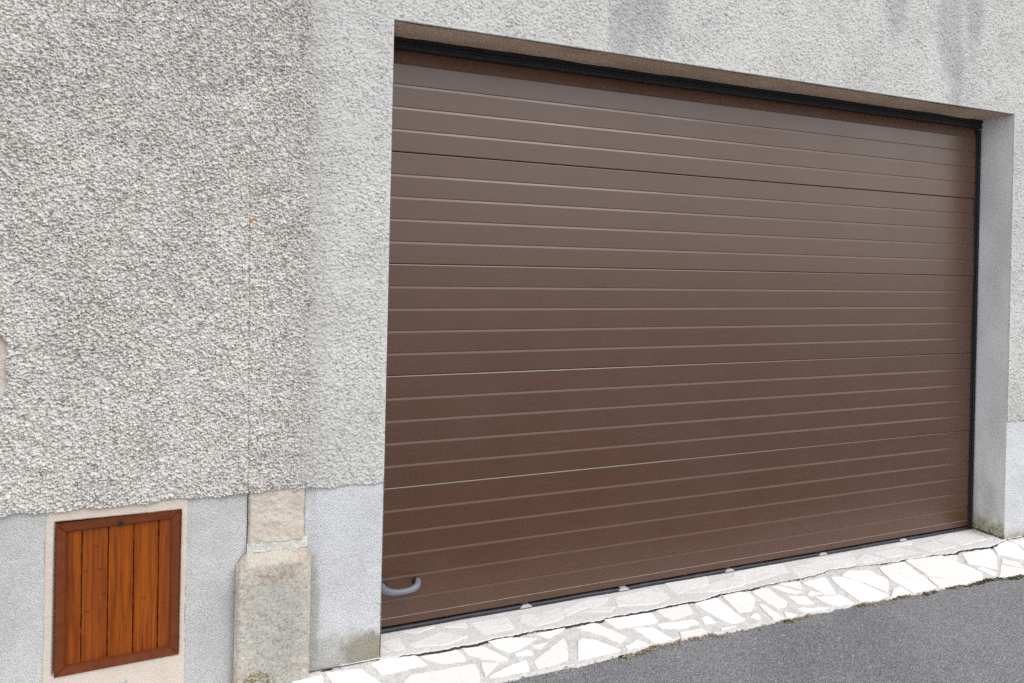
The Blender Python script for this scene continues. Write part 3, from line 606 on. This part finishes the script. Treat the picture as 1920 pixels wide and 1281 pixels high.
for i in range(5):
    a, b = gx[i]+.0014*(i > 0), gx[i+1]-.0014*(i < 4); t = (.35, .55, .1, .2, .75)[i]; N = 60
    prev = None
    for k in range(N+1):
        z = z0+.02+(z1-z0-.04)*k/N
        ja = .0016*mnoise.noise(Vector((i*7, z*38, 0))) if i > 0 else 0; jb = .0016*mnoise.noise(Vector((i*7+3, z*38, 0))) if i < 4 else 0
        row = [bm.verts.new(skew(c)) for c in ((a+ja, .026, z), (a+ja, .0115, z), (a+ja+.003, .0088, z), (b+jb-.003, .0088, z), (b+jb, .0115, z), (b+jb, .026, z))]
        if prev:
            for q in range(5):
                fc = bm.faces.new((prev[q], prev[q+1], row[q+1], row[q]))
                for lp in fc.loops: lp[tl] = (t, t, t, 1)
        prev = row
bmesh.ops.recalc_face_normals(bm, faces=bm.faces[:])
me = bpy.data.meshes.new('board_panel'); bm.to_mesh(me); bm.free(); link('board_panel', me, mb, hatch)
box('backing', x0-.002, x1+.002, .032, .045, z0, z1, M_BLACK, hatch)
bm = bmesh.new(); bmesh.ops.create_cone(bm, cap_ends=True, segments=16, radius1=.0085, radius2=.0085, depth=.004, matrix=Matrix.Translation((-1.087, -.0068, .679)) @ Matrix.Rotation(math.pi/2, 4, 'X'))
me = bpy.data.meshes.new('keyhole'); bm.to_mesh(me); bm.free(); link('keyhole', me, M_FRAME, hatch)
# ---------------------------------------------------------------- litter and moss along the kerb
def flakes():
    bm = bmesh.new(); tl = bm.loops.layers.float_color.new('tint'); g = random.Random(4)
    zones = [(.86, 1.05, 90), (.95, 1.4, 170), (1.4, 1.75, 40), (1.75, 1.95, 60), (2.2, 2.45, 70), (2.5, 3.0, 90), (3.0, 3.7, 60), (.3, .86, 25)]
    for a, b, n in zones:
        for _ in range(n):
            x = g.uniform(a, b); y = float(outer(np.array(x)))-abs(g.gauss(.004, .014)); L = g.uniform(.004, .013); W_ = g.uniform(.0012, .004); an = g.uniform(0, 6.3)
            t = g.random(); c = Vector((x, y, -.043+g.uniform(0, .005))); d = Vector((math.cos(an), math.sin(an), g.uniform(-.2, .3)))*L; e = Vector((-math.sin(an), math.cos(an), g.uniform(-.3, .3)))*W_
            up = Vector((0, 0, .0015))
            vv = [bm.verts.new(c+s) for s in (-d, -e+up, d, e+up, up*2.2)]
            for tri in ((0, 1, 4), (1, 2, 4), (2, 3, 4), (3, 0, 4), (3, 2, 1, 0)):
                fc = bm.faces.new([vv[i] for i in tri])
                for lp in fc.loops: lp[tl] = (t, t, t, 1)
    me = bpy.data.meshes.new('dry_litter'); bm.to_mesh(me); bm.free(); o = link('dry_litter', me, m_flakes())
    o['kind'] = 'stuff'; o['label'] = 'dry brown plant litter along the edge of the white paving'; o['category'] = 'litter'
flakes()
def moss():
    bm = bmesh.new(); g = random.Random(9)
    def clump(x, y, z, r):
        M = Matrix.Translation((x, y, z)) @ Matrix.Diagonal((r*g.uniform(1, 1.9), r*g.uniform(.7, 1.1), r*g.uniform(.5, .9), 1))
        s = bmesh.ops.create_icosphere(bm, subdivisions=2, radius=1, matrix=M)
        for v in s['verts']: v.co += (v.co-Vector((x, y, z)))*mnoise.noise(v.co*210)*.9
    for a, b, n, r in ((2.45, 2.60, 14, .006), (2.66, 2.8, 12, .007), (2.85, 3.1, 22, .0065), (3.1, 3.75, 80, .009), (3.75, 4.6, 60, .009), (1.75, 1.82, 8, .006), (2.22, 2.27, 8, .007), (.85, .9, 8, .006)):
        for _ in range(n):
            x = g.uniform(a, b); clump(x, float(outer(np.array(x)))-.002-abs(g.gauss(0, .006)), -.043, r*g.uniform(.6, 1.3))
    for _ in range(60):
        t = g.random(); clump(XR-.003, .005+.19*t, .008, .005*g.uniform(.5, 1.3))
    for _ in range(30): clump(g.uniform(3.73, 4.2), -.006, .004, .004*g.uniform(.5, 1.3))
    me = bpy.data.meshes.new('moss'); bm.to_mesh(me); bm.free(); o = link('moss', me, m_moss())
    o['kind'] = 'stuff'; o['label'] = 'dark green moss in the joint between white paving, asphalt and right jamb'; o['category'] = 'moss'
moss()
for n_, lab, cat_ in (('road', 'dark grey asphalt road surface in front of the white paving', 'road'),
                      ('pavement', 'strip of white crazy paving between the asphalt and the wall', 'pavement'),
                      ('threshold', 'pale flat stone sill right under the brown garage door', 'threshold')):
    COL.objects[n_]['label'] = lab; COL.objects[n_]['category'] = cat_
